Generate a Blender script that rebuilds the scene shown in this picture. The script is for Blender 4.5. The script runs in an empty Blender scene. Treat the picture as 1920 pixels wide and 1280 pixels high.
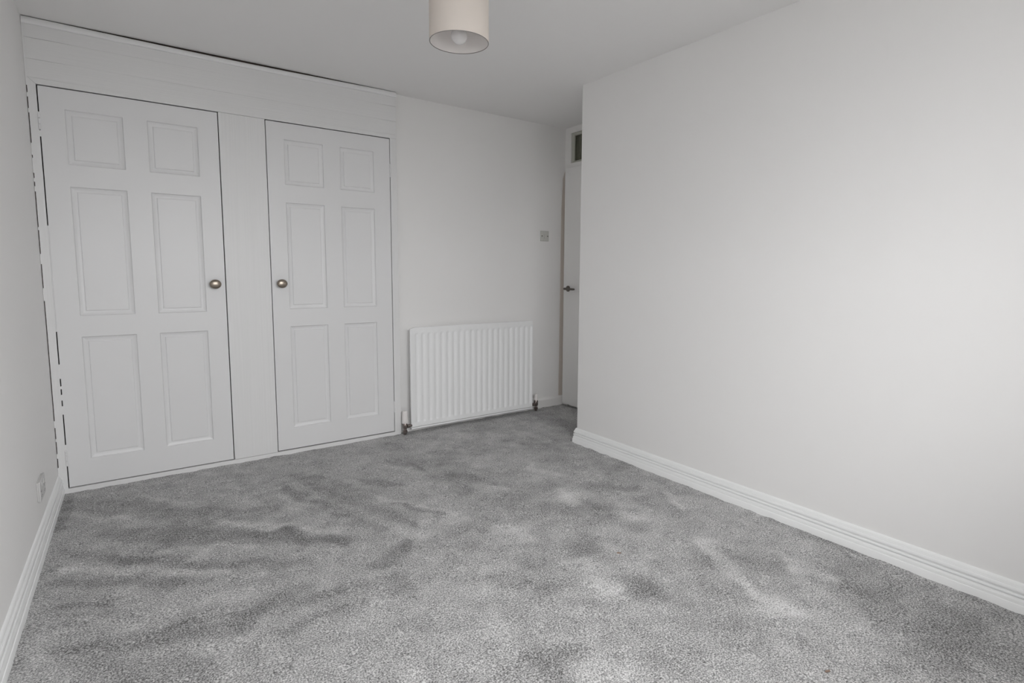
import bpy, bmesh, math, random
import numpy as np
from mathutils import Vector, Matrix

random.seed(7)
rng = np.random.default_rng(7)
SC = bpy.context.scene
COL = SC.collection

# ---------------------------------------------------------------- camera
cam_d = bpy.data.cameras.new('camera')
cam = bpy.data.objects.new('camera', cam_d)
COL.objects.link(cam)
_r = Vector((0.80381982, -0.5948197, 0.0079508))
_u = Vector((0.05539653, 0.08815514, 0.99456518))
_f = Vector((0.59228787, 0.79901076, -0.10381179))
cam.matrix_world = Matrix(((_r.x, _u.x, -_f.x, 0.311355),
                           (_r.y, _u.y, -_f.y, -3.739876),
                           (_r.z, _u.z, -_f.z, 1.194759),
                           (0, 0, 0, 1)))
cam_d.sensor_width = 36.0
cam_d.lens = 1043.4207 / 1920 * 36
cam_d.shift_x = -37.42 / 1920
cam_d.shift_y = -24.63 / 1920
cam_d.clip_start = 0.02
SC.camera = cam

# ---------------------------------------------------------------- world, light, exposure
SKY_STRENGTH = 20.6
world = bpy.data.worlds.new('overcast_sky')
SC.world = world
world.use_nodes = True
_bg = world.node_tree.nodes['Background']
_bg.inputs['Strength'].default_value = SKY_STRENGTH
# plain overcast sky: three times brighter overhead than at the horizon
_wn = world.node_tree
_geo = _wn.nodes.new('ShaderNodeTexCoord')
_sep = _wn.nodes.new('ShaderNodeSeparateXYZ')
_ov = _wn.nodes.new('ShaderNodeMapRange')
for _k, _val in (('From Min', 0.0), ('From Max', 1.0), ('To Min', 1 / 3), ('To Max', 1.0)): _ov.inputs[_k].default_value = _val
_tint = _wn.nodes.new('ShaderNodeVectorMath'); _tint.operation = 'SCALE'
_tint.inputs[0].default_value = (0.985, 0.99, 1.0)
_wn.links.new(_geo.outputs['Generated'], _sep.inputs[0])
_wn.links.new(_sep.outputs['Z'], _ov.inputs['Value'])
_wn.links.new(_ov.outputs[0], _tint.inputs['Scale'])
_wn.links.new(_tint.outputs[0], _bg.inputs['Color'])

SC.view_settings.view_transform = 'Standard'
SC.view_settings.look = 'None'
SC.view_settings.gamma = 1.0
SC.view_settings.exposure = 0.0
SC.view_settings.use_curve_mapping = False
SC.cycles.max_bounces = 14
SC.cycles.diffuse_bounces = 10
SC.cycles.glossy_bounces = 4
SC.cycles.transmission_bounces = 8
SC.cycles.transparent_max_bounces = 8
SC.cycles.caustics_reflective = False
SC.cycles.caustics_refractive = False

# room constants (metres; y=0 is the wardrobe face, -y runs towards the rear wall)
H = 2.40
WX = 2.8246          # right wall face
WE = -0.8837         # outer corner of the right wall
YB = 0.0501          # radiator wall face
XD = 3.466           # face of the room-door frame
SPL = 0.0207         # left wall leaves the square by this much per metre
YR = -3.90           # rear wall, just behind the camera
WIN = (0.20, 2.00, 1.00, 2.25)   # rear window x0,x1,z0,z1

# portal in the window opening: only guides the sampling of the sky
_pl = bpy.data.lights.new('window_daylight', 'AREA')
_pl.shape = 'RECTANGLE'
_pl.size = WIN[1] - WIN[0]
_pl.size_y = WIN[3] - WIN[2]
_pl.cycles.is_portal = True
_po = bpy.data.objects.new('window_daylight', _pl)
_po.location = ((WIN[0] + WIN[1]) / 2, YR - 0.02, (WIN[2] + WIN[3]) / 2)
_po.rotation_euler = (math.radians(90), 0, 0)     # looks along +y into the room
COL.objects.link(_po)

# ---------------------------------------------------------------- materials
def mat(name, color, rough=0.6, metal=0.0, spec=0.5, **kw):
    m = bpy.data.materials.new(name)
    m.use_nodes = True
    b = m.node_tree.nodes['Principled BSDF']
    b.inputs['Base Color'].default_value = (*color, 1)
    b.inputs['Roughness'].default_value = rough
    b.inputs['Metallic'].default_value = metal
    b.inputs['Specular IOR Level'].default_value = spec
    for k, v in kw.items():
        b.inputs[k.replace('_', ' ')].default_value = v
    return m

def nodes(m):
    nt = m.node_tree
    return nt, nt.nodes['Principled BSDF']

def add_noise_bump(m, scale=(1, 1, 1), nscale=20, dist=0.001, strength=1.0, detail=3, colvar=0.0):
    nt, b = nodes(m)
    tc = nt.nodes.new('ShaderNodeTexCoord')
    mp = nt.nodes.new('ShaderNodeMapping')
    mp.inputs['Scale'].default_value = scale
    nz = nt.nodes.new('ShaderNodeTexNoise')
    nz.inputs['Scale'].default_value = nscale
    nz.inputs['Detail'].default_value = detail
    bp = nt.nodes.new('ShaderNodeBump')
    bp.inputs['Distance'].default_value = dist
    bp.inputs['Strength'].default_value = strength
    nt.links.new(tc.outputs['Object'], mp.inputs['Vector'])
    nt.links.new(mp.outputs['Vector'], nz.inputs['Vector'])
    nt.links.new(nz.outputs['Fac'], bp.inputs['Height'])
    nt.links.new(bp.outputs['Normal'], b.inputs['Normal'])
    if colvar:
        base = b.inputs['Base Color'].default_value[:3]
        cr = nt.nodes.new('ShaderNodeValToRGB')
        cr.color_ramp.elements[0].position = 0.3
        cr.color_ramp.elements[1].position = 0.7
        cr.color_ramp.elements[0].color = (*[c * (1 - colvar) for c in base], 1)
        cr.color_ramp.elements[1].color = (*[min(1, c * (1 + colvar)) for c in base], 1)
        nt.links.new(nz.outputs['Fac'], cr.inputs['Fac'])
        nt.links.new(cr.outputs['Color'], b.inputs['Base Color'])
    return m

M_WALL = add_noise_bump(mat('matt_wall_paint', (0.86, 0.853, 0.846), 0.75, spec=0.3), nscale=3.5, dist=0.004, strength=0.25, detail=4)
M_CEIL = add_noise_bump(mat('ceiling_paint', (0.88, 0.872, 0.868), 0.9, spec=0.2), nscale=4, dist=0.003, strength=0.2)
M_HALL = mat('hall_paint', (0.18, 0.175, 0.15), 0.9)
M_GLOSS = add_noise_bump(mat('white_satin_paint', (0.775, 0.775, 0.78), 0.38, spec=0.4), nscale=14, dist=0.0006, strength=0.3)
M_SKIRT = mat('white_gloss_skirting', (0.87, 0.876, 0.874), 0.30, spec=0.5)
M_BOARD_H = add_noise_bump(mat('brushed_white_board_across', (0.785, 0.785, 0.785), 0.42, spec=0.4), (0.8, 30, 45), 3, 0.0012, 0.5, 4, 0.012)
M_BOARD_V = add_noise_bump(mat('brushed_white_board_upright', (0.785, 0.785, 0.785), 0.42, spec=0.4), (45, 30, 0.5), 2.2, 0.0014, 0.6, 3, 0.015)
M_CAULK = mat('white_filler', (0.80, 0.80, 0.80), 0.5)
M_DARKWOOD = add_noise_bump(mat('bare_brown_timber', (0.035, 0.024, 0.018), 0.9), nscale=30, colvar=0.3)
M_KNOB = mat('aged_nickel', (0.33, 0.285, 0.24), 0.30, 1.0)
M_LEVER = mat('dark_satin_nickel', (0.16, 0.145, 0.13), 0.35, 1.0)
M_CHROME = mat('tarnished_chrome', (0.30, 0.26, 0.245), 0.22, 1.0)
M_RAD = mat('white_radiator_enamel', (0.90, 0.905, 0.91), 0.3, spec=0.5)
M_CAP = mat('white_valve_plastic', (0.84, 0.81, 0.80), 0.4)
M_SWITCH = mat('grey_white_plastic', (0.60, 0.60, 0.57), 0.5)
M_SCREW = mat('dull_screw_metal', (0.12, 0.11, 0.10), 0.5, 0.6)
M_SOCKET = mat('white_socket_plastic', (0.60, 0.595, 0.59), 0.45)
M_SLOT = mat('dark_slot', (0.03, 0.03, 0.03), 0.8)
M_BULB = mat('opal_glass', (0.74, 0.725, 0.72), 0.25, Transmission_Weight=0.0)
M_LINING = mat('pale_shade_lining', (0.82, 0.79, 0.775), 0.8)
M_RING = mat('grey_shade_wire', (0.22, 0.20, 0.19), 0.5, 0.3)
M_FLECK = mat('brown_fleck', (0.24, 0.17, 0.13), 0.9)
M_CORD = mat('white_flex', (0.8, 0.8, 0.78), 0.5)
M_BEAD = mat('dull_grey_bead_paint', (0.55, 0.55, 0.50), 0.5)
M_DOORP = mat('white_door_paint', (0.85, 0.845, 0.835), 0.45, spec=0.4)
M_FRAMEP = mat('white_frame_paint', (0.85, 0.842, 0.83), 0.5)
M_GROUND = mat('paving', (0.13, 0.13, 0.125), 0.9)
M_TAUPE = mat('taupe_paint', (0.64, 0.585, 0.535), 0.6)
M_CORNICE = mat('white_cornice_paint', (0.85, 0.85, 0.855), 0.4)
M_UPVC = mat('white_window_plastic', (0.85, 0.85, 0.85), 0.35)

# lampshade fabric: part of the light passes through
M_SHADE = bpy.data.materials.new('cream_lampshade_fabric')
M_SHADE.use_nodes = True
_nt = M_SHADE.node_tree
_nt.nodes.remove(_nt.nodes['Principled BSDF'])
_d = _nt.nodes.new('ShaderNodeBsdfDiffuse'); _d.inputs['Color'].default_value = (0.83, 0.77, 0.715, 1)
_t = _nt.nodes.new('ShaderNodeBsdfTranslucent'); _t.inputs['Color'].default_value = (0.78, 0.66, 0.54, 1)
_mx = _nt.nodes.new('ShaderNodeMixShader'); _mx.inputs[0].default_value = 0.2
_nt.links.new(_d.outputs[0], _mx.inputs[1]); _nt.links.new(_t.outputs[0], _mx.inputs[2])
_nt.links.new(_mx.outputs[0], _nt.nodes['Material Output'].inputs['Surface'])

def glass(name, tint=(1, 1, 1), refl=0.06):
    m = bpy.data.materials.new(name)
    m.use_nodes = True
    nt = m.node_tree
    nt.nodes.remove(nt.nodes['Principled BSDF'])
    tr = nt.nodes.new('ShaderNodeBsdfTransparent'); tr.inputs['Color'].default_value = (*tint, 1)
    gl = nt.nodes.new('ShaderNodeBsdfGlossy'); gl.inputs['Roughness'].default_value = 0.02
    mx = nt.nodes.new('ShaderNodeMixShader'); mx.inputs[0].default_value = refl
    nt.links.new(tr.outputs[0], mx.inputs[1]); nt.links.new(gl.outputs[0], mx.inputs[2])
    nt.links.new(mx.outputs[0], nt.nodes['Material Output'].inputs['Surface'])
    return m
M_GLASS = glass('clear_window_glass')
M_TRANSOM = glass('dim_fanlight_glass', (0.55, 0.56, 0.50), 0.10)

# carpet: pile colour from the attribute of brush marks and painted door-corner shade plus twisted-yarn grain
M_CARPET = bpy.data.materials.new('grey_twist_pile_carpet')
M_CARPET.use_nodes = True
_nt, _b = nodes(M_CARPET)
_b.inputs['Roughness'].default_value = 1.0
_b.inputs['Specular IOR Level'].default_value = 0.05
_b.inputs['Sheen Weight'].default_value = 0.15
_b.inputs['Sheen Roughness'].default_value = 0.6
_tc = _nt.nodes.new('ShaderNodeTexCoord')
_n1 = _nt.nodes.new('ShaderNodeTexNoise'); _n1.inputs['Scale'].default_value = 190; _n1.inputs['Detail'].default_value = 3; _n1.inputs['Roughness'].default_value = 0.65
_n2 = _nt.nodes.new('ShaderNodeTexNoise'); _n2.inputs['Scale'].default_value = 13; _n2.inputs['Detail'].default_value = 5; _n2.inputs['Roughness'].default_value = 0.62
_at = _nt.nodes.new('ShaderNodeAttribute'); _at.attribute_name = 'pile'
def _math(op, a, b, clamp=False):
    n = _nt.nodes.new('ShaderNodeMath'); n.operation = op; n.use_clamp = clamp
    for i, v in enumerate((a, b)):
        if isinstance(v, (int, float)): n.inputs[i].default_value = v
        else: _nt.links.new(v, n.inputs[i])
    return n.outputs[0]
for _n in (_n1, _n2): _nt.links.new(_tc.outputs['Object'], _n.inputs['Vector'])
_g = _math('MULTIPLY', _math('SUBTRACT', _n1.outputs['Fac'], 0.5), 3.0)
_p = _math('MULTIPLY', _math('SUBTRACT', _n2.outputs['Fac'], 0.5), 0.45)
_v = _math('ADD', _math('ADD', _g, _p), _at.outputs['Fac'])
_cr = _nt.nodes.new('ShaderNodeValToRGB')
_e = _cr.color_ramp.elements
_e[0].position = 0.0; _e[0].color = (0.070, 0.0695, 0.069, 1)
_e[1].position = 1.0; _e[1].color = (0.68, 0.675, 0.67, 1)
_m = _e.new(0.5); _m.color = (0.325, 0.322, 0.320, 1)
_nt.links.new(_v, _cr.inputs['Fac'])
_nt.links.new(_cr.outputs['Color'], _b.inputs['Base Color'])
_bp = _nt.nodes.new('ShaderNodeBump'); _bp.inputs['Distance'].default_value = 0.004; _bp.inputs['Strength'].default_value = 0.35
_nt.links.new(_n1.outputs['Fac'], _bp.inputs['Height'])
_nt.links.new(_bp.outputs['Normal'], _b.inputs['Normal'])

# ---------------------------------------------------------------- helpers
def obj(name, bm, m, parent=None, smooth=None, loc=None):
    bmesh.ops.recalc_face_normals(bm, faces=bm.faces)
    me = bpy.data.meshes.new(name)
    bm.to_mesh(me); bm.free()
    me.materials.append(m)
    o = bpy.data.objects.new(name, me)
    COL.objects.link(o)
    if parent is not None: o.parent = parent
    if loc is not None: o.location = loc
    if smooth is not None:
        me.polygons.foreach_set('use_smooth', [True] * len(me.polygons))
        if smooth < 180:
            me.set_sharp_from_angle(angle=math.radians(smooth))
    return o

def struct(o):
    o['kind'] = 'structure'
    return o

def thing(name, label, cat, loc=(0, 0, 0), group=None):
    o = bpy.data.objects.new(name, None)
    o.empty_display_size = 0.05
    COL.objects.link(o)
    o.location = loc
    o['label'] = label; o['category'] = cat
    if group: o['group'] = group
    return o

def add_box(bm, x0, x1, y0, y1, z0, z1):
    v = [bm.verts.new((x, y, z)) for x in (x0, x1) for y in (y0, y1) for z in (z0, z1)]
    for f in ((0, 1, 3, 2), (4, 6, 7, 5), (0, 4, 5, 1), (2, 3, 7, 6), (0, 2, 6, 4), (1, 5, 7, 3)):
        bm.faces.new([v[i] for i in f])
    return v

def box(x0, x1, y0, y1, z0, z1, bevel=0.0, seg=2):
    bm = bmesh.new()
    add_box(bm, x0, x1, y0, y1, z0, z1)
    if bevel:
        bmesh.ops.bevel(bm, geom=bm.edges[:], offset=bevel, segments=seg, affect='EDGES', profile=0.5)
    return bm

def prism(bm, outline, fn0, fn1, closed=True):
    """loft a 2-D outline between two stations; fn maps (a,b)->xyz"""
    a = [bm.verts.new(fn0(*p)) for p in outline]
    b = [bm.verts.new(fn1(*p)) for p in outline]
    n = len(outline)
    for i in range(n if closed else n - 1):
        j = (i + 1) % n
        bm.faces.new((a[i], a[j], b[j], b[i]))
    if closed:
        bm.faces.new(a[::-1]); bm.faces.new(b)

def lathe(bm, prof, seg=24, axis='z', c=(0, 0, 0), cap=True):
    """prof: list of (radius, height)"""
    rings = []
    for r, h in prof:
        ring = []
        for k in range(seg):
            a = 2 * math.pi * k / seg
            p, q = r * math.cos(a), r * math.sin(a)
            co = {'z': (p, q, h), 'y': (p, h, q), 'x': (h, p, q)}[axis]
            ring.append(bm.verts.new((co[0] + c[0], co[1] + c[1], co[2] + c[2])))
        rings.append(ring)
    for a, b in zip(rings, rings[1:]):
        for k in range(seg):
            j = (k + 1) % seg
            bm.faces.new((a[k], a[j], b[j], b[k]))
    if cap:
        bm.faces.new(rings[0][::-1]); bm.faces.new(rings[-1])
    return rings

def tube(bm, pts, r, seg=12):
    rings = []
    n = len(pts)
    for i, p in enumerate(pts):
        p = Vector(p)
        t = (Vector(pts[min(i + 1, n - 1)]) - Vector(pts[max(i - 1, 0)])).normalized()
        a = t.cross(Vector((0, 0, 1)))
        if a.length < 1e-3: a = t.cross(Vector((1, 0, 0)))
        a.normalize(); b = t.cross(a)
        rr = r[i] if isinstance(r, (list, tuple)) else r
        rings.append([bm.verts.new(p + (a * math.cos(2 * math.pi * k / seg) + b * math.sin(2 * math.pi * k / seg)) * rr) for k in range(seg)])
    for a, b in zip(rings, rings[1:]):
        for k in range(seg):
            j = (k + 1) % seg
            bm.faces.new((a[k], a[j], b[j], b[k]))
    bm.faces.new(rings[0][::-1]); bm.faces.new(rings[-1])

# ---------------------------------------------------------------- setting: floor (carpet)
STROKES = [(0.09,-0.21,0.7,-0.8,0.11,-0.55),(0.42,-0.75,0.79,-1.09,0.05,-0.6),(0.19,-0.66,1.06,-1.38,0.07,-0.7),(0.83,-1.11,1.06,-1.41,0.06,-0.8),(0.24,-0.97,0.86,-1.47,0.045,-0.95),(0.05,-0.78,0.34,-1.06,0.05,-0.5),(0.06,-1.06,0.51,-1.37,0.045,-0.8),(0.05,-1.22,0.21,-1.34,0.018,-0.9),(0.06,-1.28,0.18,-1.39,0.015,-0.7),(0.07,-1.38,0.17,-1.45,0.018,-0.7),(0.1,-1.55,0.58,-1.74,0.06,-0.9),(0.33,-1.62,0.56,-1.66,0.025,-0.7),(0.59,-1.68,0.93,-1.72,0.055,-0.9),(0.68,-1.87,0.89,-1.84,0.03,-0.6),(0.97,-0.58,1.21,-1.36,0.05,-0.85),(1.11,-0.68,1.37,-1.41,0.045,-0.7),(1.38,-1.13,1.52,-1.38,0.025,-0.9),(1.34,-0.7,1.52,-0.92,0.04,-0.7),(1.07,-0.4,1.33,-0.97,0.06,-0.6),(1.09,-1.66,1.28,-1.54,0.035,-0.9),(1.0,-1.79,1.22,-1.84,0.07,-0.45),(1.58,-0.49,1.72,-0.81,0.02,-0.7),(0.03,-0.05,0.04,-0.5,0.03,-0.9),(0.12,-1.66,0.41,-1.91,0.09,-0.5),(0.43,-0.69,0.64,-0.82,0.03,-0.5),(0.67,-0.81,0.85,-0.79,0.05,-0.4),(1.82,-0.94,1.8,-1.17,0.06,-0.5),(0.33,-0.26,0.56,-0.58,0.03,0.5),(0.53,-0.73,1.04,-1.26,0.03,0.6),(0.71,-0.52,0.81,-0.72,0.05,0.4),(0.93,-0.68,1.16,-1.13,0.025,0.7),(0.39,-0.97,0.73,-1.19,0.022,0.6),(0.08,-0.95,0.59,-1.34,0.03,0.5),(0.33,-1.48,0.61,-1.54,0.06,0.4),(0.39,-1.65,0.57,-1.69,0.02,0.6),(1.27,-0.88,1.57,-1.41,0.03,0.6),(1.37,-1.51,1.54,-1.46,0.09,0.5),(0.08,-0.35,0.37,-0.61,0.03,0.45),(2.34,-2.3,2.17,-2.62,0.05,0.9),(2.65,-1.81,2.56,-2.01,0.035,0.9),(2.14,-2.66,2.17,-2.84,0.045,0.9),(1.37,-2.57,1.47,-2.68,0.07,0.7),(1.83,-2.28,1.85,-2.47,0.06,-0.7),(2.21,-2.37,2.37,-2.63,0.09,-0.5),(1.3,-2.49,1.37,-2.53,0.09,-0.7),(2.37,-3.1,2.46,-3.36,0.25,-0.4),(2.52,-2.87,2.48,-3.22,0.18,-0.35),(2.99,-1.42,2.9,-2.33,0.08,-0.5),(2.87,-2.35,2.82,-2.94,0.09,-0.45),(2.77,-2.7,2.76,-2.82,0.01,0.9),(2.75,-2.68,2.71,-2.79,0.01,-0.9),(2.42,-2.61,2.5,-2.78,0.04,0.5),(1.83,-0.91,1.99,-1.25,0.05,-0.6),(1.73,-1.15,2.04,-1.68,0.1,-0.45),(2.3,-1.5,2.56,-1.72,0.06,-0.6),(2.21,-1.68,2.23,-1.89,0.07,-0.65),(1.85,-1.98,1.9,-2.12,0.07,-0.6),(1.43,-1.96,1.48,-2.11,0.05,-0.6),(1.87,-2.25,1.8,-2.42,0.07,-0.6),(1.89,-0.51,2.14,-0.72,0.06,-0.4),(2.54,-0.71,2.61,-0.93,0.06,-0.4),(1.68,-1.71,1.71,-1.81,0.1,0.4),(2.21,-1.46,2.12,-1.67,0.05,0.6),(2.23,-1.89,2.29,-1.97,0.06,0.6),(1.78,-2.11,1.77,-2.32,0.09,0.6),(2.19,-0.27,2.65,-0.49,0.1,0.35),(1.62,-0.48,1.71,-0.72,0.018,-0.7),(2.28,-1.09,2.32,-1.29,0.05,0.5),(3.07,-0.15,3.04,-0.6,0.12,-0.5)]  # brushed pile marks; the last stroke mostly paints shade in the door corner
PILE_BASE, PILE_GAIN = 0.52, 0.31

def smooth_noise(X, Y, cell, seed):
    r = np.random.default_rng(seed)
    g = r.standard_normal((160, 160))
    u = (X + 2) / cell; v = (Y + 8) / cell
    i = np.floor(u).astype(int) % 159; j = np.floor(v).astype(int) % 159
    a = u - np.floor(u); b = v - np.floor(v)
    a = a * a * (3 - 2 * a); b = b * b * (3 - 2 * b)
    return (g[i, j] * (1 - a) + g[i + 1, j] * a) * (1 - b) + (g[i, j + 1] * (1 - a) + g[i + 1, j + 1] * a) * b

def make_floor():
    xs = np.concatenate([np.arange(-0.2, 3.50, 0.015), [3.50]])
    ys = np.concatenate([np.arange(YR, 0.052, 0.015), [0.06]])
    X, Y = np.meshgrid(xs, ys, indexing='ij')
    wx = X + 0.018 * smooth_noise(X, Y, 0.09, 3)
    wy = Y + 0.018 * smooth_noise(X, Y, 0.09, 4)
    P = np.zeros_like(X)
    for x0, y0, x1, y1, w, a in STROKES:
        dx, dy = x1 - x0, y1 - y0
        L2 = dx * dx + dy * dy
        t = np.clip(((wx - x0) * dx + (wy - y0) * dy) / L2, 0, 1)
        d = np.hypot(wx - x0 - t * dx, wy - y0 - t * dy)
        ww = w * (0.55 + 0.45 * np.sin(np.pi * np.clip(t, 0.05, 0.95)))
        P += a * np.exp(-(d / ww) ** 3.0)
    P = np.tanh(P * 0.9) + 0.17 * smooth_noise(X, Y, 0.15, 5) * np.clip((X - 0.9) / 0.6, 0.3, 1) + 0.13 * smooth_noise(X, Y, 0.06, 6)
    Z = 0.0015 * smooth_noise(X, Y, 0.05, 8) + 0.001 * smooth_noise(X, Y, 0.022, 9)
    n, m = X.shape
    verts = np.stack([X, Y, Z], -1).reshape(-1, 3)
    idx = np.arange(n * m).reshape(n, m)
    q = np.stack([idx[:-1, :-1], idx[1:, :-1], idx[1:, 1:], idx[:-1, 1:]], -1).reshape(-1, 4)
    me = bpy.data.meshes.new('floor')
    me.vertices.add(len(verts)); me.vertices.foreach_set('co', verts.ravel())
    me.loops.add(q.size); me.loops.foreach_set('vertex_index', q.ravel().astype(np.int32))
    me.polygons.add(len(q)); me.polygons.foreach_set('loop_start', np.arange(0, q.size, 4).astype(np.int32))
    me.update(calc_edges=True)
    at = me.attributes.new('pile', 'FLOAT', 'POINT')
    at.data.foreach_set('value', (PILE_BASE + PILE_GAIN * P).ravel().astype(np.float32))
    me.polygons.foreach_set('use_smooth', [True] * len(me.polygons))
    me.materials.append(M_CARPET)
    o = bpy.data.objects.new('floor', me)
    COL.objects.link(o)
    o['label'] = 'grey twist-pile carpet with brushed light and dark marks and painted shade by the door'
    return struct(o)
make_floor()

# ceiling slab
struct(obj('ceiling', box(-0.40, 3.70, YR - 0.12, 0.75, H, H + 0.12), M_CEIL))

# left wall, slightly splayed, with its far end inside the wardrobe
def left_prism(z0, z1, d0, d1, ya, yb):
    """slab between offsets d0,d1 from the wall line, stations ya..yb"""
    bm = bmesh.new()
    f = lambda d, y: (SPL * y + d, y)
    v = [bm.verts.new((*f(d, y), z)) for d in (d0, d1) for y in (ya, yb) for z in (z0, z1)]
    for q in ((0, 1, 3, 2), (4, 6, 7, 5), (0, 4, 5, 1), (2, 3, 7, 6), (0, 2, 6, 4), (1, 5, 7, 3)):
        bm.faces.new([v[i] for i in q])
    return bm
struct(obj('wall_left', left_prism(-0.05, H + 0.002, -0.12, 0.0, YR - 0.1, 0.018), M_WALL))

# back wall behind the radiator, ending in the door recess
struct(obj('wall_back', box(1.893, 3.62, YB, YB + 0.11, -0.05, H + 0.002), M_WALL))

# right wall with its outer corner and return
def right_wall():
    bm = bmesh.new()
    r = 0.006
    ol = [(WX + 0.0055, YR - 0.1), (WX, WE - r)]
    for k in range(1, 5):
        a = math.pi / 2 * k / 4
        ol.append((WX + r - r * math.cos(a), WE - r + r * math.sin(a)))
    ol += [(3.62, WE), (3.62, YR - 0.1)]
    prism(bm, ol, lambda x, y: (x, y, -0.05), lambda x, y: (x, y, H + 0.002))
    return bm
struct(obj('wall_right', right_wall(), M_WALL, smooth=40))

# rear wall (behind the camera) with the window opening
bm = bmesh.new()
x0, x1, z0, z1 = WIN
for b in ((-0.3, x0, -0.05, H), (x1, 3.7, -0.05, H), (x0, x1, -0.05, z0), (x0, x1, z1, H)):
    add_box(bm, b[0], b[1], YR - 0.25, YR, b[2], b[3])
struct(obj('wall_rear', bm, M_WALL))
win = bpy.data.objects.new('window_1', None); COL.objects.link(win); struct(win)
bm = bmesh.new()
yf0, yf1 = YR - 0.17, YR - 0.11
for b in ((x0, x0 + .06, z0, z1), (x1 - .06, x1, z0, z1), (x0, x1, z0, z0 + .06), (x0, x1, z1 - .06, z1), ((x0 + x1) / 2 - .035, (x0 + x1) / 2 + .035, z0, z1)):
    add_box(bm, b[0], b[1], yf0, yf1, b[2], b[3])
obj('window_frame', bm, M_UPVC, win)
for a, b in ((x0 + .06, (x0 + x1) / 2 - .035), ((x0 + x1) / 2 + .035, x1 - .06)):
    obj('pane', box(a, b, YR - 0.142, YR - 0.138, z0 + .06, z1 - .06), M_GLASS, win)
obj('window_sill', box(x0 - .02, x1 + .02, YR - 0.11, YR + 0.03, z0 - .025, z0, .006), M_UPVC, win)
struct(obj('ground_outside', box(-20, 22, -40, YR - 0.3, -0.6, -0.5), M_GROUND))

# ---------------------------------------------------------------- skirting boards
PROF = [(0, -0.02), (0.0215, -0.02), (0.0215, 0.0285), (0.0205, 0.0300), (0.0185, 0.0305), (0.0182, 0.0340),
        (0.0178, 0.0400), (0.0168, 0.0450), (0.0135, 0.0500), (0.0125, 0.0532), (0.0165, 0.0545), (0.0178, 0.0570),
        (0.0178, 0.0600), (0.0165, 0.0625), (0.0095, 0.0635), (0.0095, 0.0672), (0.0135, 0.0692), (0.0152, 0.0730),
        (0.0150, 0.0780), (0.0136, 0.0830), (0.0118, 0.0860), (0.0108, 0.0865), (0.0104, 0.0895), (0.0094, 0.0900),
        (0.0080, 0.0960), (0.0050, 0.1020), (0.0020, 0.1045), (0, 0.1050)]
def base_right():
    bm = bmesh.new()
    st = [lambda d, z: (WX + 0.0055 - d, YR, z),
          lambda d, z: (WX - d, WE + d, z),          # mitre at the outer corner
          lambda d, z: (XD + 0.02, WE + d, z)]
    rings = [[bm.verts.new(f(*p)) for p in PROF] for f in st]
    n = len(PROF)
    for a, b in zip(rings, rings[1:]):
        for i in range(n):
            j = (i + 1) % n
            bm.faces.new((a[i], a[j], b[j], b[i]))
    bm.faces.new(rings[0][::-1]); bm.faces.new(rings[-1])
    return bm
struct(obj('baseboard_right', base_right(), M_SKIRT, smooth=38))
bm = bmesh.new()
k_ = 1.0
prism(bm, PROF, lambda d, z: (SPL * YR + d, YR, z), lambda d, z: (d, -0.0005, z))
struct(obj('baseboard_left', bm, M_SKIRT, smooth=38))
bm = bmesh.new()
prism(bm, [(YB, -0.02), (YB - 0.015, -0.02), (YB - 0.015, 0.064), (YB - 0.013, 0.070), (YB - 0.006, 0.082), (YB, 0.085)],
      lambda y, z: (1.9085, y, z), lambda y, z: (XD + 0.01, y, z))
struct(obj('baseboard_back', bm, M_FRAMEP))

# ---------------------------------------------------------------- room door in the recess, fanlight over it
door = bpy.data.objects.new('door_1', None); COL.objects.link(door); struct(door)
door.location = (XD, -0.38, 0)
DL = Vector((XD, -0.38, 0))
def dloc(o):
    o.location = -DL
    return o
bm = bmesh.new()
XF = XD + 0.10
for b in ((-0.022, YB, 0, H), (WE, -0.812, 0, H), (-0.812, -0.022, 2.055, 2.103), (-0.812, -0.022, 2.352, H)):
    add_box(bm, XD, XF, b[0], b[1], b[2], b[3])
dloc(obj('door_frame', bm, M_FRAMEP, door))
LY0, LY1 = -0.760, 0.010
dloc(obj('door_leaf', box(XD - 0.035, XD, LY0, LY1, 0.022, 2.055, 0.0015, 1), M_DOORP, door))
bm = bmesh.new()   # dark jamb void under and behind the leaf
add_box(bm, XD + 0.012, XD + 0.03, -0.812, -0.022, 0.0, 2.055)
dloc(obj('door_stop', bm, M_FRAMEP, door))
bm = bmesh.new()   # taupe strip on the back wall beside the leaf, tapering out at the top
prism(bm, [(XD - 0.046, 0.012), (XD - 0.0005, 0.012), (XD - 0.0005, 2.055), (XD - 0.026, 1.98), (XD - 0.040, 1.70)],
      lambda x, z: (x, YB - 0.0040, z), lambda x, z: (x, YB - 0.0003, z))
dloc(obj('taupe_strip', bm, M_TAUPE, door))
# glazing bead, mitred, then the pane
bm = bmesh.new()
ya, yb, za, zb = -0.812, -0.022, 2.103, 2.352
w = 0.020
ring_o = [(ya, za), (yb, za), (yb, zb), (ya, zb)]
ring_i = [(ya + w, za + w), (yb - w, za + w), (yb - w, zb - w), (ya + w, zb - w)]
def loop(pts, x): return [bm.verts.new((x, y, z)) for y, z in pts]
lo, lm, li, lb = loop(ring_o, XD + 0.010), loop([(ya + .006, za + .006), (yb - .006, za + .006), (yb - .006, zb - .006), (ya + .006, zb - .006)], XD + 0.006), loop(ring_i, XD + 0.022), loop(ring_i, XD + 0.034)
for a, b in ((lo, lm), (lm, li), (li, lb)):
    for i in range(4):
        j = (i + 1) % 4
        bm.faces.new((a[i], a[j], b[j], b[i]))
dloc(obj('glazing_bead', bm, M_BEAD, door))
dloc(obj('transom_pane', box(XD + 0.032, XD + 0.036, ya + .002, yb - .002, za + .002, zb - .002), M_TRANSOM, door))
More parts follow.
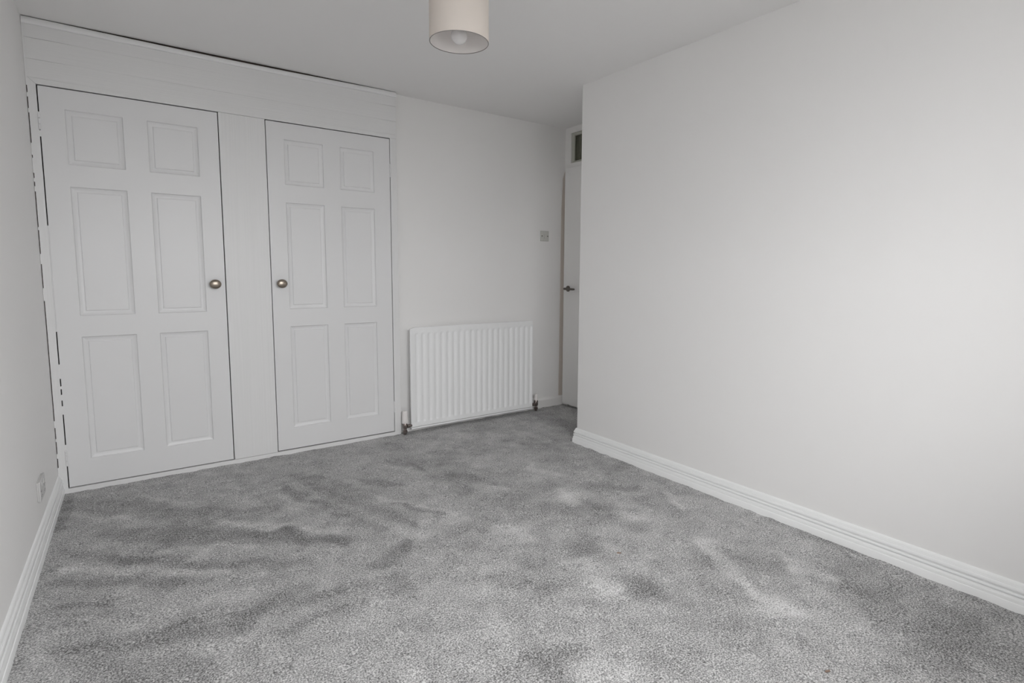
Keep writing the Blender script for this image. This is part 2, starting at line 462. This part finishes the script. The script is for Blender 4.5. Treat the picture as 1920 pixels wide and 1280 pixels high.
# lever handle: rose, neck, lever
hx, hy, hz = XD - 0.035, -0.0538, 1.0385
bm = bmesh.new()
lathe(bm, [(0.0255, hx), (0.0255, hx - 0.006), (0.0235, hx - 0.009), (0.013, hx - 0.010), (0.0105, hx - 0.012), (0.0095, hx - 0.040)], 28, 'x', (0, hy, hz))
rose = dloc(obj('lever_handle', bm, M_LEVER, door, 35))
bm = bmesh.new()
tube(bm, [(hx - 0.036, hy + 0.002, hz), (hx - 0.046, hy - 0.002, hz), (hx - 0.050, hy - 0.014, hz), (hx - 0.049, hy - 0.06, hz - 0.001), (hx - 0.048, hy - 0.115, hz - 0.001), (hx - 0.046, hy - 0.130, hz - 0.001)], [0.0095, 0.0105, 0.0105, 0.0095, 0.0090, 0.0070], 14)
obj('lever', bm, M_LEVER, rose, 40)
# hall beyond the fanlight
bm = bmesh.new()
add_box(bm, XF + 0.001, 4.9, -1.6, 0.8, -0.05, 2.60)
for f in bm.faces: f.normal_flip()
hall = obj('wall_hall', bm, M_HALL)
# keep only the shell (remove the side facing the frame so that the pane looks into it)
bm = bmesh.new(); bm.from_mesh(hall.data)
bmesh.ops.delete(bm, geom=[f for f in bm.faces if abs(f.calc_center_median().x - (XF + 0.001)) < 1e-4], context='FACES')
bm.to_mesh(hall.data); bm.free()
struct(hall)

# ---------------------------------------------------------------- fitted wardrobe
WS = 1.9055          # right end of the wardrobe
ward = thing('fitted_wardrobe', 'white painted built-in wardrobe with two six-panel doors filling the left of the back wall', 'wardrobe', (0.95, 0.3, 0))
WL = Vector((0.95, 0.3, 0))
def wpart(o):
    o.location = -WL
    return o
OPN = [(0.0370, 0.8240), (1.0695, 1.8585)]
ZT, ZP = 2.0865, 0.0245
FT = 0.020           # face-frame thickness
# header boards (three, joints filled with paint except near the ends)
def header_board(z0, z1, jag):
    bm = bmesh.new()
    st = [0.004, 0.012, 0.05, 0.11, 0.20, 0.6, 1.2, 1.70, 1.80, 1.86, 1.897, WS]
    dep = [0.0012, 0.0022, 0.0028, 0.0020, 0.0006, 0.0002, 0.0002, 0.0004, 0.0010, 0.0030, 0.0034, 0.002]
    rings = []
    for x, d in zip(st, dep):
        d = d * jag
        e = 0.6 * d
        off = 0.0006 * math.sin(x * 9 + z0 * 40)
        ol = [(FT, z0), (d, z0), (off, z0 + e), (off, z1 - e), (d, z1), (FT, z1)]
        rings.append([bm.verts.new((x, y, z)) for y, z in ol])
    for a, b in zip(rings, rings[1:]):
        for i in range(6):
            j = (i + 1) % 6
            bm.faces.new((a[i], a[j], b[j], b[i]))
    bm.faces.new(rings[0][::-1]); bm.faces.new(rings[-1])
    return bm
for z0, z1, jg in ((2.1135, 2.2015, 0.8), (2.2018, 2.3010, 1.0), (2.3013, 2.372, 1.2)):
    wpart(obj('header_board', header_board(z0, z1, jg), M_BOARD_H, ward))
# top trim strip over the doors, mitred into the left stile
bm = bmesh.new()
prism(bm, [(0.0085, 2.1135), (0.0375, ZT), (WS, ZT), (WS, 2.1132), (0.0085, 2.1135)][:4],
      lambda x, z: (x, -0.0004, z), lambda x, z: (x, FT, z))
wpart(obj('top_trim', bm, M_BOARD_H, ward))
# cornice moulding, its top dips away from the ceiling towards the middle
bm = bmesh.new()
rings = []
cpro = [(0.004, 0.0), (-0.0095, 0.0), (-0.0120, 0.0015), (-0.0135, 0.006), (-0.0138, 0.013), (-0.0125, 0.020), (-0.0095, 0.027), (-0.0050, 0.0325), (0.0005, 0.0352), (0.004, 0.0355)]
for i in range(33):
    x = 0.002 + (WS + 0.0005 - 0.002) * i / 32
    u = (x - 0.03) / 1.78
    gap = 0.0085 * max(0.0, math.sin(math.pi * min(max(u, 0), 1))) ** 1.25 if 0 < u < 1 else 0.0
    s = (2.3975 - gap - 2.362) / 0.0355
    dz = -0.35 * gap
    rings.append([bm.verts.new((x, y, 2.362 + dz + (h * (s + 0.35 * gap / 0.0355)))) for y, h in cpro])
n = len(cpro)
for a, b in zip(rings, rings[1:]):
    for i in range(n):
        j = (i + 1) % n
        bm.faces.new((a[i], a[j], b[j], b[i]))
bm.faces.new(rings[0][::-1]); bm.faces.new(rings[-1])
wpart(obj('cornice', bm, M_CORNICE, ward, 40))
# stiles
bm = bmesh.new()
prism(bm, [(0.0045, 0.001), (0.0370, 0.001), (0.0370, ZT - 0.0006), (0.0082, 2.1128), (0.0045, 2.1128)],
      lambda x, z: (x, -0.0006, z), lambda x, z: (x, FT, z))
wpart(obj('stile', bm, M_BOARD_V, ward))
wpart(obj('stile', box(1.8585, WS, -0.0004, FT, 0.001, ZT - 0.0005, 0.0008, 1), M_BOARD_V, ward))
wpart(obj('end_panel', box(WS - 0.012, WS, FT, YB - 0.001, 0.0, 2.395), M_BOARD_V, ward))
# board between the doors, its foot split at the left corner
bm = bmesh.new()
prism(bm, [(0.8290, ZP + 0.0025), (1.0695, ZP + 0.0025), (1.0695, ZT - 0.0018), (0.8240, ZT - 0.0018), (0.8240, 0.070)],
      lambda x, z: (x, -0.0012, z), lambda x, z: (x, FT, z))
wpart(obj('centre_board', bm, M_BOARD_V, ward))
bm = bmesh.new()
prism(bm, [(0.8240, ZP + 0.0025), (0.8268, ZP + 0.0025), (0.8246, 0.066), (0.8240, 0.066)],
      lambda x, z: (x, 0.001, z), lambda x, z: (x, FT, z))
wpart(obj('split_sliver', bm, M_BOARD_V, ward))
# plinth strip along the carpet
wpart(obj('plinth', box(0.004, WS, -0.0010, FT, -0.01, ZP, 0.0012, 1), M_BOARD_H, ward))
# dark carcass: floor, back, ends, top
bm = bmesh.new()
for b in ((0.02, WS - .012, 0.60, 0.62, 0, 2.39), (-0.03, 0.03, FT + .001, 0.60, 0, 2.39), (WS - .03, WS - .0125, FT + .001, 0.60, 0, 2.39),
          (0.02, WS - .012, FT + .001, 0.60, 0.0, 0.012), (0.002, WS - .002, 0.0045, 0.60, 2.3905, 2.3995), (0.87, 1.02, FT + .001, 0.60, 0.01, 2.39)):
    add_box(bm, *b)
wpart(obj('carcass', bm, M_DARKWOOD, ward))

# six-panel doors
ZROWS = [(1.710, 1.982), (0.938, 1.601), (0.170, 0.828)]
def panel_door(x0, x1, z0, z1, cols, knob_x, hinge_x, hinge_z):
    bm = bmesh.new()
    y0, y1 = 0.0, 0.035
    # front skin with six openings, as a grid of cells
    xs = sorted([x0, x1] + [c for p in cols for c in p])
    zs = sorted([z0, z1] + [c for p in ZROWS for c in p])
    V = {}
    def v(x, y, z):
        k = (round(x, 5), round(y, 5), round(z, 5))
        if k not in V: V[k] = bm.verts.new((x, y, z))
        return V[k]
    for a, b in zip(xs, xs[1:]):
        for c, d in zip(zs, zs[1:]):
            if (a, b) in cols and (c, d) in ZROWS: continue
            bm.faces.new((v(a, y0, c), v(b, y0, c), v(b, y0, d), v(a, y0, d)))
    # sunk moulding round every opening
    steps = [(0.0, 0.0), (0.0012, 0.0035), (0.0040, 0.0082), (0.011, 0.0112), (0.019, 0.0132), (0.0250, 0.0135), (0.0268, 0.0085), (0.0300, 0.0075)]
    for a, b in cols:
        for c, d in ZROWS:
            prev = None
            for ins, dep in steps:
                ring = [v(a + ins, y0 + dep, c + ins), v(b - ins, y0 + dep, c + ins), v(b - ins, y0 + dep, d - ins), v(a + ins, y0 + dep, d - ins)]
                if prev:
                    for i in range(4):
                        j = (i + 1) % 4
                        bm.faces.new((prev[i], prev[j], ring[j], ring[i]))
                prev = ring
            bm.faces.new([v(a + .030, 0.0085, c + .030), v(b - .030, 0.0085, c + .030), v(b - .030, 0.0085, d - .030), v(a + .030, 0.0085, d - .030)])
    # edges and back
    bb = [v(x0, y1, z0), v(x1, y1, z0), v(x1, y1, z1), v(x0, y1, z1)]
    bm.faces.new(bb[::-1])
    fx = lambda z: [v(x, y0, z) for x in xs]
    bm.faces.new(fx(z0) + [bb[1], bb[0]])
    bm.faces.new(fx(z1)[::-1] + [bb[3], bb[2]])
    bm.faces.new([v(x0, y0, z) for z in zs] + [bb[3], bb[0]])
    bm.faces.new([v(x1, y0, z) for z in zs][::-1] + [bb[1], bb[2]])
    d = wpart(obj('door', bm, M_GLOSS, ward, 14))
    for a, b in cols:
        for c, e in ZROWS:
            obj('panel', box(a + .0285, b - .0285, 0.0066, 0.0084, c + .0285, e - .0285, 0.0007, 1), M_GLOSS, d)
    # knob: mushroom on a stem
    bm = bmesh.new()
    kp = [(0.0150, 0.0), (0.0150, -0.0020), (0.0125, -0.0035), (0.0075, -0.006), (0.0065, -0.013), (0.0090, -0.0165), (0.0150, -0.0190),
          (0.0182, -0.0225), (0.0190, -0.0260), (0.0180, -0.0295), (0.0150, -0.0325), (0.0100, -0.0345), (0.0045, -0.0355), (0.0008, -0.0357)]
    lathe(bm, [(r * 1.42, h * 1.15) for r, h in kp], 36, 'y', (0, 0, 1.0995))
    for v_ in bm.verts: v_.co.x = v_.co.x * 1.14 + knob_x
    obj('knob', bm, M_KNOB, d, 50)['label'] = 'round aged nickel knob'
    for hz0, hz1 in hinge_z:
        bm = bmesh.new()
        for k in range(3):
            a = hz0 + (hz1 - hz0) * k / 3
            b = hz0 + (hz1 - hz0) * (k + 1) / 3 - 0.0012
            lathe(bm, [(0.0034, a), (0.0050, a + .0015), (0.0050, b - .0015), (0.0034, b)], 12, 'z', (hinge_x, -0.0024, 0))
        add_box(bm, hinge_x - 0.0034, hinge_x + 0.0034, -0.0006, 0.02, hz0, hz1)
        obj('hinge', bm, M_GLOSS, d, 40)
    return d
panel_door(0.0420, 0.8186, 0.0312, 2.0802, [(0.139, 0.376), (0.481, 0.717)], 0.7640, 0.0392, [(0.150, 0.232), (1.868, 1.952)])
panel_door(1.0744, 1.8532, 0.0325, 2.0802, [(1.173, 1.408), (1.515, 1.741)], 1.1280, 1.8562, [(0.170, 0.250), (1.824, 1.912)])
# filler along the left stile: patches between the open cracks
bm = bmesh.new()
cuts = [(2.04, 2.02), (1.965, 1.945), (1.80, 1.742), (1.728, 1.655), (1.63, 1.612), (1.59, 1.565), (1.39, 1.375), (1.257, 1.206), (1.085, 1.02), (0.395, 0.36), (0.30, 0.285), (0.22, 0.195), (0.145, 0.10), (0.07, 0.03), (2.30, 2.075)]
for a, b in cuts:
    add_box(bm, 0.0006, 0.0056, -0.0012, 0.004, b, a)
add_box(bm, 0.0006, 0.0056, -0.0012, 0.004, 2.30, 2.397)
o = wpart(obj('filler', bm, M_CAULK, ward)); o['kind'] = 'stuff'
bm = bmesh.new()   # paint bridging the hinge-side gap of the left door
for a, b in ((0.69, 0.615), (0.575, 0.560), (0.53, 0.50), (0.47, 0.425), (0.262, 0.232), (0.150, 0.146), (1.955, 1.952), (1.866, 1.836)):
    add_box(bm, 0.0365, 0.0425, 0.0014, 0.004, b, a)
add_box(bm, 0.0365, 0.0425, 0.0048, 0.008, 0.86, 1.40)
o = wpart(obj('paint_bridge', bm, M_CAULK, ward)); o['kind'] = 'stuff'

# ---------------------------------------------------------------- radiator
RX0, RX1, RZ0, RZ1, RY = 1.972, 3.070, 0.046, 0.778, -0.031
rad = thing('radiator', 'white ribbed panel radiator on the wall right of the wardrobe', 'radiator', ((RX0 + RX1) / 2, YB - 0.06, 0.03))
RL = Vector(rad.location)
def rpart(o):
    o.location = -RL
    return o
def rad_panel():
    bm = bmesh.new()
    gs = [2.0245 + (3.0450 - 2.0245) * k / 20 for k in range(21)]
    prof = [(-0.0165, 0.0), (-0.0120, 0.0022), (-0.0075, 0.0060), (0.0, 0.0072), (0.0075, 0.0060), (0.0120, 0.0022), (0.0165, 0.0)]
    cx = [(RX0 + 0.0, 0.0)]
    for g in gs:
        cx += [(g + a, b) for a, b in prof]
    cx += [(RX1, 0.0)]
    rz = [(RZ0, 0), (0.074, 0), (0.079, 0.25), (0.085, 0.75), (0.092, 1), (0.718, 1), (0.726, 0.75), (0.733, 0.25), (0.739, 0), (RZ1, 0)]
    grid = [[bm.verts.new((x, RY + d * s, z)) for z, s in rz] for x, d in cx]
    for i in range(len(cx) - 1):
        for j in range(len(rz) - 1):
            bm.faces.new((grid[i][j], grid[i + 1][j], grid[i + 1][j + 1], grid[i][j + 1]))
    # cut the two top corners a little
    for col in (0, -1):
        v = grid[col][-1]; v.co.z -= 0.011
        v.co.x += 0.0015 if col == 0 else -0.0015
    # turned-back edges
    y1 = RY + 0.013
    loop_ = [grid[i][0] for i in range(len(cx))] + [grid[-1][j] for j in range(1, len(rz))] + [grid[i][-1] for i in range(len(cx) - 2, -1, -1)] + [grid[0][j] for j in range(len(rz) - 2, 0, -1)]
    back = [bm.verts.new((p.co.x, y1, p.co.z)) for p in loop_]
    n = len(loop_)
    for i in range(n):
        j = (i + 1) % n
        bm.faces.new((loop_[i], loop_[j], back[j], back[i]))
    bm.faces.new(back[::-1])
    return bm
rpart(obj('front_panel', rad_panel(), M_RAD, rad, 30))
rpart(obj('bottom_seam', box(RX0 + .001, RX1 - .001, RY - 0.0005, RY + 0.0115, 0.0300, 0.0415, 0.0015, 2), M_RAD, rad, 40))
for bx in (2.18, 2.86):
    rpart(obj('bracket', box(bx - .015, bx + .015, RY + 0.010, YB - 0.0005, 0.12, 0.70, 0.001, 1), M_RAD, rad))

def valve(cx, cy, ztop, zcap, rcap, side):
    """white cap over a chrome body with a tail into the radiator"""
    bm = bmesh.new()
    lathe(bm, [(0.0115, -0.01), (0.0115, 0.014), (0.0165, 0.016), (0.0165, 0.030), (0.0125, 0.032), (0.0115, 0.044), (0.0165, 0.050), (0.0175, 0.058), (0.0175, zcap - 0.008), (0.0145, zcap - 0.001), (0.0130, zcap + 0.004)], 20, 'z', (cx, cy, 0))
    body = rpart(obj('valve_body', bm, M_CHROME, rad, 40))
    bm = bmesh.new()
    xe = RX0 + 0.004 if side < 0 else RX1 - 0.004
    prof = [(0.0080, 0), (0.0080, 0.30), (0.0125, 0.32), (0.0125, 0.66), (0.0090, 0.70), (0.0090, 1.0)]
    lathe(bm, [(r, cx + (xe - cx) * t) for r, t in prof], 16, 'x', (0, cy, 0.060))
    obj('valve_tail', bm, M_CHROME, body, 40)
    bm = bmesh.new()
    hgt = ztop - zcap
    rings = []
    seg = 40
    for r, t in ((rcap * 0.90, 0), (rcap, 0.04), (rcap, 0.22), (rcap * 0.95, 0.26), (rcap * 0.93, 0.62), (rcap * 0.90, 0.92), (rcap * 0.82, 0.985), (rcap * 0.55, 1.0)):
        ring = []
        for k in range(seg):
            rr = r
            if 0.5 < t < 0.95 and k % 5 == 0: rr = r - 0.0022
            a = 2 * math.pi * k / seg
            ring.append(bm.verts.new((cx + rr * math.cos(a), cy + rr * math.sin(a), zcap + hgt * t)))
        rings.append(ring)
    for a, b in zip(rings, rings[1:]):
        for k in range(seg):
            bm.faces.new((a[k], a[(k + 1) % seg], b[(k + 1) % seg], b[k]))
    bm.faces.new(rings[0][::-1]); bm.faces.new(rings[-1])
    obj('valve_cap', bm, M_CAP, body, 35)['label'] = 'white plastic valve cap'
valve(1.9240, -0.028, 0.1770, 0.0850, 0.0225, -1)
valve(3.1180, -0.020, 0.1480, 0.0930, 0.0150, 1)

# ---------------------------------------------------------------- pendant lamp
LX, LYY, LZ = 1.3684, -1.8498, 2.026
lamp = thing('pendant_lamp', 'cream drum pendant shade with an unlit white bulb hanging from the ceiling', 'lamp', (LX, LYY, H))
LLc = Vector((LX, LYY, H))
def lpart(o): o.location = -LLc; return o
R = 0.1085
HS = 0.185
bm = bmesh.new()
prof = [(R, 0.0), (R, HS), (R - 0.0010, HS), (R - 0.0010, 0.0)]
rings = lathe(bm, prof, 64, 'z', (LX, LYY, LZ), cap=False)
for k in range(64):
    j = (k + 1) % 64
    bm.faces.new((rings[-1][k], rings[-1][j], rings[0][j], rings[0][k]))
lpart(obj('shade', bm, M_SHADE, lamp, 40))
bm = bmesh.new()
lathe(bm, [(R - 0.0013, 0.0005), (R - 0.0013, HS - 0.0005)], 64, 'z', (LX, LYY, LZ), cap=False)
lpart(obj('shade_lining', bm, M_LINING, lamp, 180))
def torus(R_, r_, z):
    bm = bmesh.new()
    tube_pts = []
    rings = []
    for k in range(64):
        a = 2 * math.pi * k / 64
        rings.append([bm.verts.new((LX + (R_ + r_ * math.cos(b)) * math.cos(a), LYY + (R_ + r_ * math.cos(b)) * math.sin(a), z + r_ * math.sin(b))) for b in [2 * math.pi * q / 8 for q in range(8)]])
    for k in range(64):
        a, b = rings[k], rings[(k + 1) % 64]
        for q in range(8):
            bm.faces.new((a[q], a[(q + 1) % 8], b[(q + 1) % 8], b[q]))
    return bm
lpart(obj('shade_ring', torus(R - 0.0012, 0.0013, LZ + 0.0004), M_RING, lamp, 180))
bm = bmesh.new()
for k in range(3):
    a = 2 * math.pi * k / 3 + 0.4
    tube(bm, [(LX + 0.02 * math.cos(a), LYY + 0.02 * math.sin(a), LZ + HS - 0.035), (LX + (R - .003) * math.cos(a), LYY + (R - .003) * math.sin(a), LZ + HS - 0.004)], 0.0014, 8)
lathe(bm, [(0.0205, LZ + HS - 0.037), (0.0230, LZ + HS - 0.037), (0.0230, LZ + HS - 0.033), (0.0205, LZ + HS - 0.033)], 24, 'z', (LX, LYY, 0), cap=False)
lpart(obj('shade_spider', bm, M_RING, lamp, 40))
bm = bmesh.new()
bprof = []
for k in range(0, 17):
    a = -math.pi / 2 + (math.pi / 2 + 0.75) * k / 16
    bprof.append((max(0.0008, 0.030 * math.cos(a)), 0.024 + 0.030 * math.sin(a)))
bprof += [(0.0190, 0.052), (0.0150, 0.064), (0.0135, 0.076), (0.0130, 0.084)]
lathe(bm, bprof, 32, 'z', (LX, LYY, LZ + 0.0), cap=True)
lpart(obj('bulb', bm, M_BULB, lamp, 60))
bm = bmesh.new()
lathe(bm, [(0.0150, LZ + 0.080), (0.0175, LZ + 0.083), (0.0175, LZ + 0.125), (0.0200, LZ + 0.127), (0.0200, LZ + 0.160), (0.0120, LZ + 0.178), (0.0060, LZ + 0.190)], 24, 'z', (LX, LYY, 0))
lpart(obj('lamp_holder', bm, M_CORD, lamp, 40))
bm = bmesh.new()
tube(bm, [(LX, LYY, LZ + 0.185), (LX, LYY, H - 0.02)], 0.0030, 8)
lpart(obj('cord', bm, M_CORD, lamp, 60))
bm = bmesh.new()
lathe(bm, [(0.0060, H - 0.034), (0.0200, H - 0.031), (0.0300, H - 0.022), (0.0400, H - 0.006), (0.0405, H)], 32, 'z', (LX, LYY, 0))
lpart(obj('ceiling_rose', bm, M_CORD, lamp, 40))

# ---------------------------------------------------------------- wall switch by the door
sx, sz = 3.2435, 1.484
sw = thing('light_switch', 'small grey square switch plate on the wall above the radiator', 'switch', (sx, YB, sz))
SL = Vector((sx, YB, sz))
def spart(o): o.location = -SL; return o
spart(obj('switch_plate', box(sx - .0435, sx + .0435, YB - .0085, YB - 0.0002, sz - .0435, sz + .0435, .0035, 3), M_SWITCH, sw, 40))
spart(obj('rocker', box(sx - .0085, sx + .0085, YB - .0120, YB - .0075, sz - .019, sz + .015, .002, 2), M_SWITCH, sw, 40))
for dx in (-0.0302, 0.0302):
    bm = bmesh.new()
    lathe(bm, [(0.0052, YB - .0080), (0.0052, YB - .0090), (0.0035, YB - .0098)], 14, 'y', (sx + dx, 0, sz))
    spart(obj('screw', bm, M_SCREW, sw, 40))

# ---------------------------------------------------------------- socket on the left wall
sock = thing('wall_socket', 'white double wall socket low on the left wall above the skirting', 'socket')
KY, KZ = -0.626, 0.2485
sock.location = (SPL * KY, KY, KZ)
sock.rotation_euler = (0, 0, -math.atan(SPL))
# local axes: +x out of the wall, y along it
obj('socket_box', box(0.0002, 0.0065, -0.0705, 0.0705, -0.0410, 0.0410, .0012, 2), M_SOCKET, sock, 40)
obj('face_plate', box(0.0060, 0.0125, -0.0730, 0.0730, -0.0430, 0.0430, .0025, 3), M_SOCKET, sock, 40)
for s in (-1, 1):
    r_ = obj('rocker', box(0.0115, 0.0155, s * 0.022 - .0065, s * 0.022 + .0065, 0.012, 0.030, .0015, 2), M_SOCKET, sock, 40)
    bm = bmesh.new()
    for (dy, dz, hy_, hz_) in ((0, 0.002, .0022, .0045), (-.011, -.020, .0042, .0020), (.011, -.020, .0042, .0020)):
        add_box(bm, 0.0122, 0.0127, s * 0.040 + dy - hy_, s * 0.040 + dy + hy_, dz - .004 - hz_, dz - .004 + hz_)
    obj('pin_slots', bm, M_SLOT, sock)
    bm = bmesh.new()
    lathe(bm, [(0.0038, 0.0120), (0.0038, 0.0128), (0.0025, 0.0133)], 12, 'x', (0, s * 0.0602, 0.0))
    obj('screw', bm, M_SCREW, sock, 40)

# ---------------------------------------------------------------- two brown flecks on the carpet
def fleck(x, y, rot, label):
    bm = bmesh.new()
    pts = [(-.011, 0), (-.005, .003), (.004, .0027), (.010, .001), (.006, -.003), (-.004, -.0027)]
    top = [bm.verts.new((a, b, .004 + .0012 * math.sin(i * 2))) for i, (a, b) in enumerate(pts)]
    bot = [bm.verts.new((a * .9, b * .9, .0006)) for a, b in pts]
    c = bm.verts.new((0, 0, .0052))
    for i in range(6):
        j = (i + 1) % 6
        bm.faces.new((top[i], top[j], c)); bm.faces.new((top[j], top[i], bot[i], bot[j]))
    bm.faces.new(bot)
    o = obj('carpet_fleck', bm, M_FLECK, None, None, (x, y, 0.0))
    o.rotation_euler = (0, 0, rot)
    o['label'] = label; o['category'] = 'debris'; o['group'] = 'brown flecks on the carpet'
fleck(1.9596, -2.1527, -0.6, 'tiny brown fleck on the carpet, the one nearer the radiator')
fleck(1.9623, -3.0219, -0.3, 'tiny brown fleck on the carpet, the one nearest the viewer')
